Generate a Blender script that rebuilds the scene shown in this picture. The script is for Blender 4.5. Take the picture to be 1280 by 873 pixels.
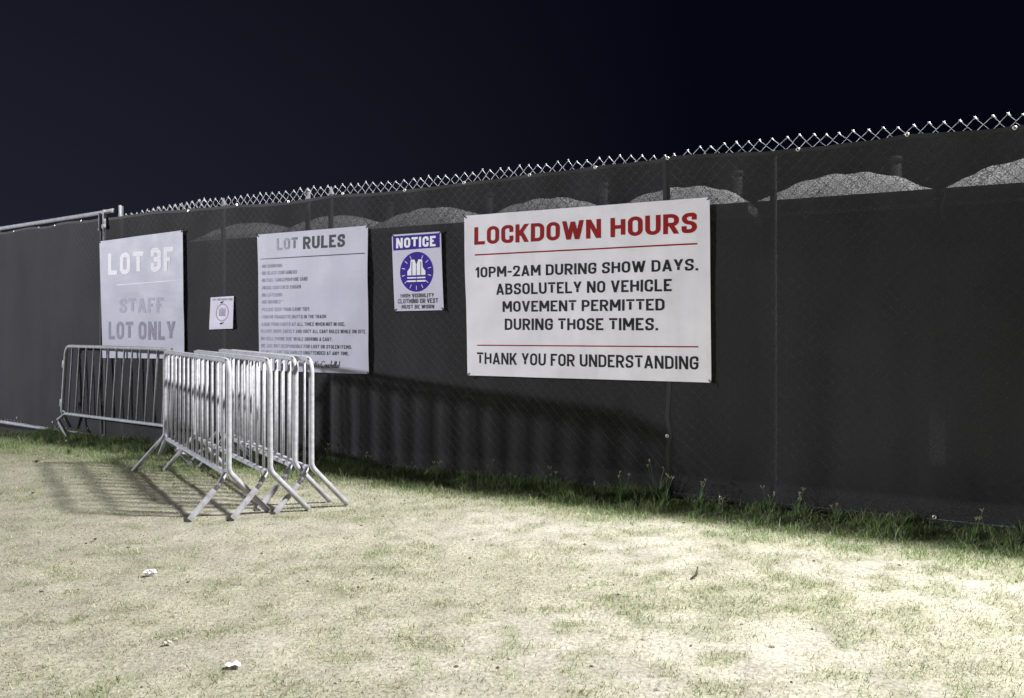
import bpy, math, random
import numpy as np
from mathutils import Vector, Matrix
random.seed(7)
RNG = np.random.default_rng(7)
S = bpy.context.scene
for o in list(bpy.data.objects): bpy.data.objects.remove(o)
COL = S.collection

# ------------------------------------------------------------------ camera
CAM_H, F, CX, HY = 1.28, 970.0, 640.0, 407.0
cd = bpy.data.cameras.new('camera'); cam = bpy.data.objects.new('camera', cd); COL.objects.link(cam)
cam.location = (0, 0, CAM_H); cam.rotation_euler = (math.radians(90), 0, 0)
cd.sensor_width = 36; cd.lens = F/1280*36; cd.shift_y = -(436.5-HY)/1280
cd.clip_end = 3000; cd.clip_start = 0.05
S.camera = cam
# ------------------------------------------------------------------ night sky
w = bpy.data.worlds.new('World'); S.world = w; w.use_nodes = True
nt = w.node_tree; nt.nodes.clear()
def wn(t, **k):
    n = nt.nodes.new(t)
    for a, b in k.items(): setattr(n, a, b)
    return n
out = wn('ShaderNodeOutputWorld'); bg = wn('ShaderNodeBackground'); tc = wn('ShaderNodeTexCoord')
dp = wn('ShaderNodeVectorMath', operation='DOT_PRODUCT'); dp.inputs[1].default_value = (-0.86, 0.50, 0.02)
mr = wn('ShaderNodeMapRange'); mr.inputs['From Min'].default_value = 0.28; mr.inputs['From Max'].default_value = 0.98
sep = wn('ShaderNodeSeparateXYZ')
mz = wn('ShaderNodeMapRange'); mz.inputs['From Min'].default_value = 0.75; mz.inputs['From Max'].default_value = 0.05
mul = wn('ShaderNodeMath', operation='MULTIPLY')
mix = wn('ShaderNodeMix', data_type='RGBA')
mix.inputs[6].default_value = (0.0017, 0.0018, 0.0058, 1); mix.inputs[7].default_value = (0.0175, 0.0172, 0.0305, 1)
L = nt.links.new
L(tc.outputs['Generated'], dp.inputs[0]); L(tc.outputs['Generated'], sep.inputs[0])
L(dp.outputs['Value'], mr.inputs['Value']); L(sep.outputs['Z'], mz.inputs['Value'])
L(mr.outputs[0], mul.inputs[0]); L(mz.outputs[0], mul.inputs[1]); L(mul.outputs[0], mix.inputs[0])
L(mix.outputs[2], bg.inputs[0]); L(bg.outputs[0], out.inputs[0]); bg.inputs[1].default_value = 1.0
# ------------------------------------------------------------------ flood lights (two light towers out of frame)
def flood(name, loc, target, power, color, radius, angle=120):
    ld = bpy.data.lights.new(name, 'SPOT'); ld.energy = power; ld.color = color; ld.shadow_soft_size = radius
    ld.spot_size = math.radians(angle); ld.spot_blend = 0.8
    lo = bpy.data.objects.new(name, ld); COL.objects.link(lo); lo.location = loc
    lo.rotation_euler = (Vector(target)-Vector(loc)).to_track_quat('-Z', 'Y').to_euler()
    return lo
TOW_R = (6.95, 4.12, 9.1)       # just behind the fence, off to the right
TOW_L = (-42.0, -1.6, 8.8)      # far away along the lot on the left
flood('flood_lamp_right', TOW_R, (0.8, 4.0, 0), 17200, (1.0, 0.99, 0.955), 0.42, 120)
flood('flood_lamp_left', TOW_L, (-3.4, 6.8, 1), 66000, (0.93, 0.93, 1.0), 0.9, 32)
S.view_settings.view_transform = 'Standard'; S.view_settings.look = 'None'
S.view_settings.exposure = 0.0; S.view_settings.gamma = 1.0
S.render.resolution_x = 1024; S.render.resolution_y = 698
S.cycles.transparent_max_bounces = 12; S.cycles.max_bounces = 6

# ------------------------------------------------------------------ fence plane helpers (pixels of the photo -> fence coordinates)
P0 = np.array([1.116, 5.70]); T = np.array([0.8876, -0.4605]); N = np.array([-0.4605, -0.8876])   # N points to the camera
FROT = math.atan2(T[1], T[0])
def f_s(px):
    u = (px-CX)/F
    return (P0[1]*u-P0[0])/(T[0]-T[1]*u)
def f_sh(px, py):
    s = f_s(px); Z = P0[1]+T[1]*s
    return s, CAM_H+(HY-py)*Z/F
def fw(s, off, h):               # fence coordinates -> world
    p = P0+T*s+N*off
    return (p[0], p[1], h)
FM = Matrix.Translation((P0[0], P0[1], 0)) @ Matrix.Rotation(FROT, 4, 'Z')   # local x=s, y=-off, z=h

# ------------------------------------------------------------------ object helpers
def tag(o, label=None, cat=None, group=None, kind=None):
    if label: o['label'] = label
    if cat: o['category'] = cat
    if group: o['group'] = group
    if kind: o['kind'] = kind
    return o
def empty(name, loc=(0,0,0), rot=(0,0,0)):
    o = bpy.data.objects.new(name, None); COL.objects.link(o); o.location = loc; o.rotation_euler = rot
    o.empty_display_size = 0.1
    return o
class MB:
    def __init__(s): s.v = []; s.f = []; s.m = []
    def add(s, vs, fs, mi=0):
        b = len(s.v); s.v += [tuple(map(float, p)) for p in vs]
        s.f += [tuple(b+i for i in f) for f in fs]; s.m += [mi]*len(fs)
    def box(s, a, b, mi=0):
        x0,y0,z0 = a; x1,y1,z1 = b
        s.add([(x0,y0,z0),(x1,y0,z0),(x1,y1,z0),(x0,y1,z0),(x0,y0,z1),(x1,y0,z1),(x1,y1,z1),(x0,y1,z1)],
              [(0,3,2,1),(4,5,6,7),(0,1,5,4),(1,2,6,5),(2,3,7,6),(3,0,4,7)], mi)
    def tube(s, pts, r, n=10, cap=True, closed=False, mi=0, sx=1.0):
        P = [Vector(p) for p in pts]; m = len(P)
        rs = r if isinstance(r, (list, tuple)) else [r]*m
        up = Vector((0,0,1)); ring = []; prev = None
        for i, p in enumerate(P):
            if closed: t = (P[(i+1) % m]-P[i-1])
            else: t = (P[min(i+1, m-1)]-P[max(i-1, 0)])
            t = t.normalized() if t.length > 1e-9 else Vector((0,0,1))
            if prev is None:
                a = up if abs(t.dot(up)) < 0.9 else Vector((0,1,0))
                nrm = (a-t*a.dot(t)).normalized()
            else:
                nrm = prev-t*prev.dot(t)
                nrm = nrm.normalized() if nrm.length > 1e-6 else prev
            prev = nrm; bn = t.cross(nrm)
            ring.append([p+rs[i]*(math.cos(2*math.pi*k/n)*nrm*sx+math.sin(2*math.pi*k/n)*bn) for k in range(n)])
        vs = [tuple(q) for rr in ring for q in rr]; fs = []
        for i in range(m if closed else m-1):
            j = (i+1) % m
            for k in range(n): fs.append((i*n+k, i*n+(k+1) % n, j*n+(k+1) % n, j*n+k))
        if cap and not closed:
            fs.append(tuple(range(n-1, -1, -1))); fs.append(tuple((m-1)*n+k for k in range(n)))
        s.add(vs, fs, mi)
    def build(s, name, mats, parent=None, smooth=False, matrix=None):
        me = bpy.data.meshes.new(name); me.from_pydata(s.v, [], s.f); 
        for mt in (mats if isinstance(mats, (list, tuple)) else [mats]): me.materials.append(mt)
        me.polygons.foreach_set('material_index', s.m)
        if smooth: me.polygons.foreach_set('use_smooth', [True]*len(me.polygons))
        me.update()
        o = bpy.data.objects.new(name, me); COL.objects.link(o)
        if parent: o.parent = parent
        if matrix is not None: o.matrix_world = matrix
        return o
def bend(pts, radii, n=5):
    """polyline with rounded corners"""
    P = [Vector(p) for p in pts]; outp = [P[0]]
    for i in range(1, len(P)-1):
        r = radii[i] if isinstance(radii, (list, tuple)) else radii
        a = (P[i-1]-P[i]); b = (P[i+1]-P[i])
        ang = a.angle(b); d = min(r/math.tan(ang/2), a.length*0.49, b.length*0.49)
        A = P[i]+a.normalized()*d; B = P[i]+b.normalized()*d
        for k in range(n+1):
            t = k/n; outp.append(A*(1-t)**2+P[i]*2*t*(1-t)+B*t**2)
    outp.append(P[-1]); return outp

# ------------------------------------------------------------------ value noise (numpy)
_tab = RNG.random((256, 256))
def vnoise(x, y):
    xi = np.floor(x).astype(int); yi = np.floor(y).astype(int); fx = x-xi; fy = y-yi
    fx = fx*fx*(3-2*fx); fy = fy*fy*(3-2*fy)
    g = lambda a, b: _tab[a & 255, b & 255]
    return (g(xi, yi)*(1-fx)+g(xi+1, yi)*fx)*(1-fy)+(g(xi, yi+1)*(1-fx)+g(xi+1, yi+1)*fx)*fy
def fbm(x, y, o=4):
    a = 0.5; t = 0; n = 0
    for i in range(o): t = t+a*vnoise(x*2**i+17.3*i, y*2**i+5.1*i); n += a; a *= 0.5
    return t/n

# ------------------------------------------------------------------ materials
def mat(name, base, rough=0.6, metal=0.0, noise=None, bump=None, spec=0.5):
    m = bpy.data.materials.new(name); m.use_nodes = True; n = m.node_tree; b = n.nodes['Principled BSDF']
    b.inputs['Base Color'].default_value = (*base, 1); b.inputs['Roughness'].default_value = rough
    b.inputs['Metallic'].default_value = metal; b.inputs['Specular IOR Level'].default_value = spec
    tc = n.nodes.new('ShaderNodeTexCoord')
    if noise:
        sc, lo, hi = noise[:3]
        tx = n.nodes.new('ShaderNodeTexNoise'); tx.inputs['Scale'].default_value = sc; tx.inputs['Detail'].default_value = 6
        n.links.new(tc.outputs['Object'], tx.inputs['Vector'])
        rp = n.nodes.new('ShaderNodeMapRange'); rp.inputs['From Min'].default_value = 0.3; rp.inputs['From Max'].default_value = 0.7
        n.links.new(tx.outputs[0], rp.inputs[0])
        mx = n.nodes.new('ShaderNodeMix'); mx.data_type = 'RGBA'
        mx.inputs[6].default_value = (*[c*lo for c in base], 1); mx.inputs[7].default_value = (*[min(1, c*hi) for c in base], 1)
        n.links.new(rp.outputs[0], mx.inputs[0]); n.links.new(mx.outputs[2], b.inputs['Base Color'])
        rr = n.nodes.new('ShaderNodeMapRange'); rr.inputs['To Min'].default_value = rough*0.8; rr.inputs['To Max'].default_value = min(1, rough*1.25)
        n.links.new(tx.outputs[0], rr.inputs[0]); n.links.new(rr.outputs[0], b.inputs['Roughness'])
    if bump:
        t2 = n.nodes.new('ShaderNodeTexNoise'); t2.inputs['Scale'].default_value = bump[0]; t2.inputs['Detail'].default_value = 5
        n.links.new(tc.outputs['Object'], t2.inputs['Vector'])
        bp = n.nodes.new('ShaderNodeBump'); bp.inputs['Strength'].default_value = bump[1]; bp.inputs['Distance'].default_value = bump[2]
        n.links.new(t2.outputs[0], bp.inputs['Height']); n.links.new(bp.outputs[0], b.inputs['Normal'])
    return m
M_GALV = mat('galvanised_steel', (0.42, 0.42, 0.46), 0.62, 0.05, (28, 0.7, 1.1), (90, 0.15, 0.002), spec=0.3)
M_GALVD = mat('weathered_steel', (0.22, 0.22, 0.24), 0.5, 0.35, (40, 0.6, 1.2), (90, 0.2, 0.002))
M_SOCK = mat('dark_socket_steel', (0.10, 0.10, 0.115), 0.6, 0.2, (60, 0.6, 1.4))
M_WIRE = mat('galvanised_wire', (0.48, 0.48, 0.52), 0.42, 0.35)
M_TIE = mat('black_cable_tie', (0.02, 0.02, 0.02), 0.45)
M_GROM = mat('grommet_metal', (0.75, 0.73, 0.66), 0.3, 0.6)
M_DARKLOT = mat('added_dark_ground', (0.012, 0.012, 0.013), 0.9, 0, (25, 0.6, 1.5), (60, 0.4, 0.005))  # unseen dark ground added beyond the screens
M_RED = mat('red_print', (0.27, 0.010, 0.012), 0.6, 0, (9, 0.85, 1.1), spec=0.15)
M_BLACK = mat('black_print', (0.020, 0.020, 0.026), 0.6, 0, (12, 0.7, 1.5), spec=0.15)
M_BLUE = mat('violet_blue_print', (0.040, 0.018, 0.29), 0.6, 0, (12, 0.8, 1.15), spec=0.12)
M_WHITEP = mat('white_print', (0.78, 0.77, 0.80), 0.45)
M_TROOF = mat('white_roof_plastic', (0.78, 0.78, 0.82), 0.7, 0, (6, 0.85, 1.1))  # white plastic of the portable toilet roofs
M_CAND = mat('grey_canopy_fabric', (0.05, 0.05, 0.055), 0.8)
M_PAPER2 = mat('dirty_paper', (0.50, 0.48, 0.44), 0.85, 0, (60, .8, 1.1))
M_SOCK2 = mat('black_canopy_pole', (0.02, 0.02, 0.02), 0.6)
M_HEML = mat('grey_binding', (0.62, 0.62, 0.66), 0.8)
M_PAPER = mat('crumpled_tissue', (0.80, 0.77, 0.82), 0.8, 0, (40, 0.9, 1.05))

def banner_mat(name, base, lo=0.9, rough=0.5, stain=True):
    m = mat(name, base, rough, 0, (4.5, lo, 1.03), (14, 0.12, 0.01))
    n = m.node_tree; b = n.nodes['Principled BSDF']; src = b.inputs['Base Color'].links[0].from_socket
    tc = n.nodes.new('ShaderNodeTexCoord')
    mp = n.nodes.new('ShaderNodeMapping'); mp.inputs['Scale'].default_value = (14, 14, 1.5)
    tx = n.nodes.new('ShaderNodeTexNoise'); tx.inputs['Scale'].default_value = 1.0; tx.inputs['Detail'].default_value = 4
    n.links.new(tc.outputs['Object'], mp.inputs[0]); n.links.new(mp.outputs[0], tx.inputs['Vector'])
    mr = n.nodes.new('ShaderNodeMapRange'); mr.inputs['From Min'].default_value = 0.35; mr.inputs['From Max'].default_value = 0.75
    mr.inputs['To Min'].default_value = 1.0; mr.inputs['To Max'].default_value = 0.94
    n.links.new(tx.outputs[0], mr.inputs[0])
    mx = n.nodes.new('ShaderNodeMix'); mx.data_type = 'RGBA'; mx.blend_type = 'MULTIPLY'; mx.inputs[0].default_value = 1
    n.links.new(src, mx.inputs[6]); n.links.new(mr.outputs[0], mx.inputs[7]); n.links.new(mx.outputs[2], b.inputs['Base Color'])
    return m
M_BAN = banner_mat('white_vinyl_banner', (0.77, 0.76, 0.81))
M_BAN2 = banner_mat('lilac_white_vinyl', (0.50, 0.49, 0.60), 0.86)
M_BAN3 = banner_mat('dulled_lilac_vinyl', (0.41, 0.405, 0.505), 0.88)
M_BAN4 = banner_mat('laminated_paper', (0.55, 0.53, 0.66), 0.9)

def glare_fade_mat(name, dark, pale, s0, s1, lo=0.15, hi=1.0, scale=(9, 9, 60)):
    """print colour with painted lamp glare and fading: pale at fence coordinate s0, whole at s1"""
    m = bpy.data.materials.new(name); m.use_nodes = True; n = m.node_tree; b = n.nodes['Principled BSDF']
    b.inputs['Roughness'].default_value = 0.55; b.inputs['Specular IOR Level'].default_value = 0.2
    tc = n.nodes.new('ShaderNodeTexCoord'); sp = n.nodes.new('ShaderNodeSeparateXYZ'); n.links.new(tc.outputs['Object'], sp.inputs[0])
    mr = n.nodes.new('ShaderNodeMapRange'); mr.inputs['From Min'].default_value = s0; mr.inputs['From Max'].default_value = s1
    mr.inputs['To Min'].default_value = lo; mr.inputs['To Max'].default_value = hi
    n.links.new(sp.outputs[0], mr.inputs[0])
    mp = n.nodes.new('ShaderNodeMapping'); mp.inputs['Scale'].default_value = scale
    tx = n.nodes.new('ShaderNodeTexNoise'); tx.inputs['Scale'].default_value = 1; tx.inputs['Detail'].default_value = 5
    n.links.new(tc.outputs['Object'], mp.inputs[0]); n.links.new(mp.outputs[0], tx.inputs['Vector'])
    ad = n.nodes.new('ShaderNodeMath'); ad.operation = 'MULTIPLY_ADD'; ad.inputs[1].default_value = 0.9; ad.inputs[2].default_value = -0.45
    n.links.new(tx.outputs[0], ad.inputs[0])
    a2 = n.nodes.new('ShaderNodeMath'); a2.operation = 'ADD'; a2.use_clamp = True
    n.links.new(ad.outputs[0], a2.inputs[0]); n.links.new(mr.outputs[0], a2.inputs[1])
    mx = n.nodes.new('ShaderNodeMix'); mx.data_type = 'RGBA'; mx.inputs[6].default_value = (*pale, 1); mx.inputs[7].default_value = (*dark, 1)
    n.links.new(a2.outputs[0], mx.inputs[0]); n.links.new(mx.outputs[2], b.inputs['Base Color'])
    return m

def scrim_mat(name, base, transp):
    """knitted shade mesh: dark threads, tiny see-through holes"""
    m = bpy.data.materials.new(name); m.use_nodes = True; n = m.node_tree; n.nodes.clear()
    o = n.nodes.new('ShaderNodeOutputMaterial'); d = n.nodes.new('ShaderNodeBsdfPrincipled'); tr = n.nodes.new('ShaderNodeBsdfTransparent')
    tl = n.nodes.new('ShaderNodeBsdfTranslucent'); tl.inputs[0].default_value = (0.02, 0.02, 0.02, 1)
    d.inputs['Roughness'].default_value = 0.75; d.inputs['Specular IOR Level'].default_value = 0.25
    tc = n.nodes.new('ShaderNodeTexCoord')
    def nz(scale, sc=1, det=3):
        mp = n.nodes.new('ShaderNodeMapping'); mp.inputs['Scale'].default_value = scale
        t = n.nodes.new('ShaderNodeTexNoise'); t.inputs['Scale'].default_value = sc; t.inputs['Detail'].default_value = det
        n.links.new(tc.outputs['Object'], mp.inputs[0]); n.links.new(mp.outputs[0], t.inputs['Vector']); return t
    def rng(src, a, b, c, e):
        r = n.nodes.new('ShaderNodeMapRange')
        for k, v in zip(('From Min','From Max','To Min','To Max'), (a,b,c,e)): r.inputs[k].default_value = v
        n.links.new(src, r.inputs[0]); return r.outputs[0]
    def mth(op, a, b):
        x = n.nodes.new('ShaderNodeMath'); x.operation = op
        for i, q in enumerate((a, b)):
            if isinstance(q, (int, float)): x.inputs[i].default_value = q
            else: n.links.new(q, x.inputs[i])
        return x.outputs[0]
    fine = rng(nz((90, 90, 260)).outputs[0], .3, .7, 0.72, 1.28)          # horizontal knit courses
    thr = rng(nz((230, 230, 60)).outputs[0], .3, .7, 0.8, 1.2)            # vertical threads
    big = rng(nz((1.2, 1.2, 0.8), 1, 4).outputs[0], .3, .7, 0.72, 1.28)   # dust
    low = rng(nz((2.5, 2.5, 0.5), 1, 4).outputs[0], .35, .7, 0.9, 1.15)
    v = mth('MULTIPLY', mth('MULTIPLY', fine, thr), mth('MULTIPLY', big, low))
    cmb = n.nodes.new('ShaderNodeMix'); cmb.data_type = 'RGBA'; cmb.blend_type = 'MULTIPLY'; cmb.inputs[0].default_value = 1
    cmb.inputs[6].default_value = (*base, 1); n.links.new(v, cmb.inputs[7]); n.links.new(cmb.outputs[2], d.inputs['Base Color'])
    # pinholes
    holes = rng(nz((130, 130, 200), 1, 2).outputs[0], .34, .68, transp*0.05, transp*1.95)
    ms = n.nodes.new('ShaderNodeMixShader'); n.links.new(holes, ms.inputs[0])
    m1 = n.nodes.new('ShaderNodeMixShader'); m1.inputs[0].default_value = 0.10
    n.links.new(d.outputs[0], m1.inputs[1]); n.links.new(tl.outputs[0], m1.inputs[2])
    n.links.new(m1.outputs[0], ms.inputs[1]); n.links.new(tr.outputs[0], ms.inputs[2])
    n.links.new(ms.outputs[0], o.inputs[0])
    return m
M_SCR = scrim_mat('black_shade_mesh', (0.0190, 0.0190, 0.0208), 0.060)
M_SCRG = scrim_mat('black_shade_mesh_gate', (0.026, 0.026, 0.033), 0.05)
M_HEM = mat('black_webbing_hem', (0.012, 0.012, 0.012), 0.7)

# ------------------------------------------------------------------ ground
def ground_h(x, y):
    return 0.020*(fbm(x*1.3+9, y*1.3+3, 3)-0.5)+0.012*(fbm(x*7, y*7, 3)-0.5)
def axis(a, b, step, far):
    c = list(np.arange(a, b+1e-6, step)); k = step
    lo = [c[0]]; hi = [c[-1]]
    while hi[-1] < far: k *= 1.5; hi.append(hi[-1]+k)
    k = step
    while lo[-1] > -far: k *= 1.5; lo.append(lo[-1]-k)
    return np.array(lo[:0:-1]+c+hi[1:])
gx = axis(-8.5, 5.5, 0.045, 900); gy = axis(1.4, 9.6, 0.045, 900)
X, Y = np.meshgrid(gx, gy); Z = ground_h(X, Y)*np.exp(-np.maximum(0, np.hypot(X, Y)-14)/10)
nx, ny = len(gx), len(gy)
me = bpy.data.meshes.new('ground')
idx = np.arange(nx*ny).reshape(ny, nx)
quads = np.stack([idx[:-1,:-1], idx[:-1,1:], idx[1:,1:], idx[1:,:-1]], -1).reshape(-1, 4)
me.vertices.add(nx*ny); me.vertices.foreach_set('co', np.stack([X, Y, Z], -1).ravel())
me.loops.add(quads.size); me.loops.foreach_set('vertex_index', quads.ravel())
me.polygons.add(len(quads)); me.polygons.foreach_set('loop_start', np.arange(0, quads.size, 4))
me.polygons.foreach_set('use_smooth', np.ones(len(quads), bool)); me.update(calc_edges=True)
# how green / how bare the lawn is (the same field colours the soil and sows the blades)
def perp(x, y): return (x-P0[0])*N[0]+(y-P0[1])*N[1]
def along(x, y): return (x-P0[0])*T[0]+(y-P0[1])*T[1]
def greenness(x, y):
    p = perp(x, y); s = along(x, y)
    wob = 0.55*(fbm(x*1.7+3, y*1.7+8, 3)-0.5)
    edge = np.clip(1.15-(p+wob)/np.where(s < -2.6, 1.35, 0.85), 0, 1)
    patch = np.clip((fbm(x*1.5+31, y*1.9+12, 4)-0.50+0.12*np.clip(x/3, -0.3, 1))*4.0, 0, 1)*0.29*(0.4+1.2*vnoise(x*14, y*14))
    mid = np.clip((fbm(x*9+1, y*12+2, 4)-0.52+0.10*np.clip(x/3, -0.5, 1))*6.0, 0, 1)*0.62
    return np.clip(edge*0.95+patch+mid*0.8, 0, 1)
def bareness(x, y):
    b = np.clip((0.6*fbm(x*1.1+71, y*1.6+55, 4)+0.4*fbm(x*4.3+7, y*5.5+5, 4)-0.40)*4.0, 0, 1)
    left = np.clip((-x-0.4)/2.4, 0, 1)          # the left of the lawn keeps its dry thatch
    return np.clip(b*(1-0.75*left)-0.8*greenness(x, y), 0, 1)
ca = me.color_attributes.new('soil', 'FLOAT_COLOR', 'POINT')
g = greenness(X, Y).ravel(); b_ = bareness(X, Y).ravel(); nn = fbm(X*9, Y*9, 3).ravel()
sand = np.array([0.38, 0.36, 0.31]); thatch = np.array([0.355, 0.34, 0.27]); soilg = np.array([0.19, 0.21, 0.115])
c = thatch[None]*(1-b_[:,None])+sand[None]*b_[:,None]
c = c*(1-0.75*g[:,None])+soilg[None]*0.75*g[:,None]
c *= (0.72+0.5*nn)[:,None]
ca.data.foreach_set('color', np.concatenate([c, np.ones((len(c), 1))], 1).ravel())
m = bpy.data.materials.new('dry_sandy_lawn'); m.use_nodes = True; n = m.node_tree; b = n.nodes['Principled BSDF']
b.inputs['Roughness'].default_value = 0.95; b.inputs['Specular IOR Level'].default_value = 0.15
at = n.nodes.new('ShaderNodeVertexColor'); at.layer_name = 'soil'
tc = n.nodes.new('ShaderNodeTexCoord')
t1 = n.nodes.new('ShaderNodeTexNoise'); t1.inputs['Scale'].default_value = 55; t1.inputs['Detail'].default_value = 8; t1.inputs['Roughness'].default_value = 0.7
n.links.new(tc.outputs['Object'], t1.inputs['Vector'])
r1 = n.nodes.new('ShaderNodeMapRange'); r1.inputs['From Min'].default_value = 0.3; r1.inputs['From Max'].default_value = 0.68
r1.inputs['To Min'].default_value = 0.50; r1.inputs['To Max'].default_value = 1.25
n.links.new(t1.outputs[0], r1.inputs[0])
mx = n.nodes.new('ShaderNodeMix'); mx.data_type = 'RGBA'; mx.blend_type = 'MULTIPLY'; mx.inputs[0].default_value = 1
n.links.new(at.outputs[0], mx.inputs[6]); n.links.new(r1.outputs[0], mx.inputs[7]); n.links.new(mx.outputs[2], b.inputs['Base Color'])
bp = n.nodes.new('ShaderNodeBump'); bp.inputs['Strength'].default_value = 0.7; bp.inputs['Distance'].default_value = 0.012
n.links.new(t1.outputs[0], bp.inputs['Height']); n.links.new(bp.outputs[0], b.inputs['Normal'])
me.materials.append(m)
ground = bpy.data.objects.new('ground', me); COL.objects.link(ground); tag(ground, kind='structure')
# unseen dark ground added behind the fence so the mesh stays dark
mb = MB()
q = [fw(-80, -0.06, 0.02), fw(60, -0.06, 0.02), fw(60, -90, 0.02), fw(-80, -90, 0.02)]
qb = [(x, y, -0.1) for x, y, z in q]
mb.add(q+qb, [(3,2,1,0),(0,1,5,4),(1,2,6,5),(2,3,7,6),(3,0,4,7)])
tag(mb.build('added_dark_lot', M_DARKLOT), kind='structure')

# ------------------------------------------------------------------ chain link fence
WTOP = 2.565
def wtop(s):
    d = 0.0
    if s < -4.9: d += min(0.055, (-4.9-s)*0.05)
    d += 0.035*math.exp(-((s-0.0)/0.16)**2)
    return WTOP-d+0.010*math.sin(s*2.3)*math.sin(s*0.9+1)
fence = empty('chain_link_fence', fw(-6.2, 0, 0))
tag(fence, 'galvanised chain link fence whose bare twisted wire tips stick up above the black screens', 'fence')
FI = fence.matrix_basis.inverted()
def in_fence(o): o.parent = fence; o.matrix_parent_inverse = Matrix.Translation(-Vector(fence.location)); return o
def chain_link(mb, s0, s1, top, off=-0.03, pitch=0.086, zp=0.043, r=0.0023, n=4, jit=0.0):
    wsp = pitch/2; ns = int((s1-s0)/wsp)
    tips = {}
    for i in range(ns):
        sc = s0+(i+0.5)*wsp; sgn = 1 if i % 2 == 0 else -1
        meet = round((sc+sgn*wsp/2-s0)/wsp)
        if meet not in tips: tips[meet] = (random.uniform(-jit, jit), random.uniform(-jit, jit)*0.8, random.uniform(.004, .012))
        jx, jz, up = tips[meet]; tp = top(sc+sgn*wsp/2)
        rows = int((tp-0.04)/zp); pts = []
        for j in range(rows+1):
            side = sgn if j % 2 == 0 else -sgn; fade = max(0, 1-j/2)
            pts.append((sc+side*wsp/2*1.06+jx*fade, -(off+0.003*side), tp-j*zp+jz*fade))
        e = pts[0]
        mb.tube([(e[0]+sgn*0.004, e[1]+0.003*sgn, e[2]+up), (e[0]+sgn*0.001, e[1], e[2]+0.002)]+pts[1:], r, n)
        if sgn > 0: mb.tube([(e[0]-0.003, e[1]-0.002, e[2]+up*0.6), (e[0]+0.014, e[1]-0.005, e[2]-0.016)], r*1.5, n)
mb = MB(); chain_link(mb, -6.16, 7.6, wtop, jit=0.011)
# second loose end of mesh, bunched near the left post
mb2 = MB(); chain_link(mb2, -6.0, -4.75, lambda s: wtop(s)+0.01*math.sin(9*s), off=-0.045, jit=0.02)
mb.add(mb2.v, mb2.f)
o = mb.build('chain_link', M_WIRE, smooth=True, matrix=FM); in_fence(o); o['kind'] = 'stuff'
M_POST = mat('dull_fence_post', (0.13, 0.13, 0.14), 0.7, 0.1, (20, 0.7, 1.3))
def post(s, top, r=0.024, off=-0.075, cap=None):
    mb = MB(); mb.tube([fw(s, off, -0.05), fw(s, off, top)], r, 12)
    if cap == 'cone': mb.tube([fw(s, off, top), fw(s, off, top+0.075)], [r*1.25, r*0.35], 12)
    elif cap == 'dome': mb.tube([fw(s, off, top), fw(s, off, top+0.012), fw(s, off, top+0.03)], [r*1.2, r*1.15, r*0.4], 12)
    o = mb.build('post', M_POST, smooth=False); in_fence(o); return o
for s, t, c_ in ((-4.60, 2.50, 'cone'), (-3.48, 2.55, 'dome'), (-3.20, 2.50, 'cone'), (0.76, 2.47, 'dome'), (3.75, 2.5, 'dome'), (6.7, 2.5, 'dome')):
    post(s, t, cap=c_)
in_fence(post(f_s(143.2)+0.03, 2.60, 0.026, -0.055)); 
mb = MB(); mb.tube([fw(-6.2, -0.05, 0.045), fw(7.6, -0.05, 0.045)], 0.0025, 5)
o = mb.build('tension_wire', M_WIRE); in_fence(o)

# ------------------------------------------------------------------ privacy screens hung on it
def scr_disp(s, h):
    """how far the cloth stands off the fence plane"""
    low = np.clip(1.0-h/1.5, 0, 1)
    d = 0.012*(fbm(s*1.1+40, h*0.9+3, 3)-0.5)
    d = d+low*0.040*(fbm(s*4.2+11, h*0.5+9, 2)-0.5)
    d = d+0.006*(fbm(s*7+3, h*3+1, 2)-0.5)
    up = np.clip((h-1.5)/1.0, 0, 1)
    d = d+up**2*0.007*np.sin((s+0.25*(2.5-h))*2*np.pi/0.56)*(0.4+fbm(s*2.0, h*1.5, 2))
    d = d+0.006*np.abs(fbm(s*2.4-h*1.3+4, h*1.6+s*0.5, 2)-0.5)*2
    return d
topL = [(120,273),(150,270),(190,263.5),(237,260.5),(265,258),(298,255),(330,254),(362,251.5),(397,246),(430,241.5),(468,240.5),(507,236.5),(545,232.5),(581,227),(622,223),(663,217),(705,213),(745,207),(785,203),(829,197.5)]
topR = [(826,198),(840,195.5),(873,192.5),(915,190.5),(964,189),(1000,184.5),(1036,182),(1071,177.5),(1103,174),(1133,167.5),(1180,165.5),(1230,162),(1280,156),(1330,151),(1400,143)]
def topfun(lst):
    pts = [f_sh(x, y+1.2) for x, y in lst]; a = [p[0] for p in pts]; bb = [p[1] for p in pts]
    return lambda s: np.interp(s, a, bb)
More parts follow.
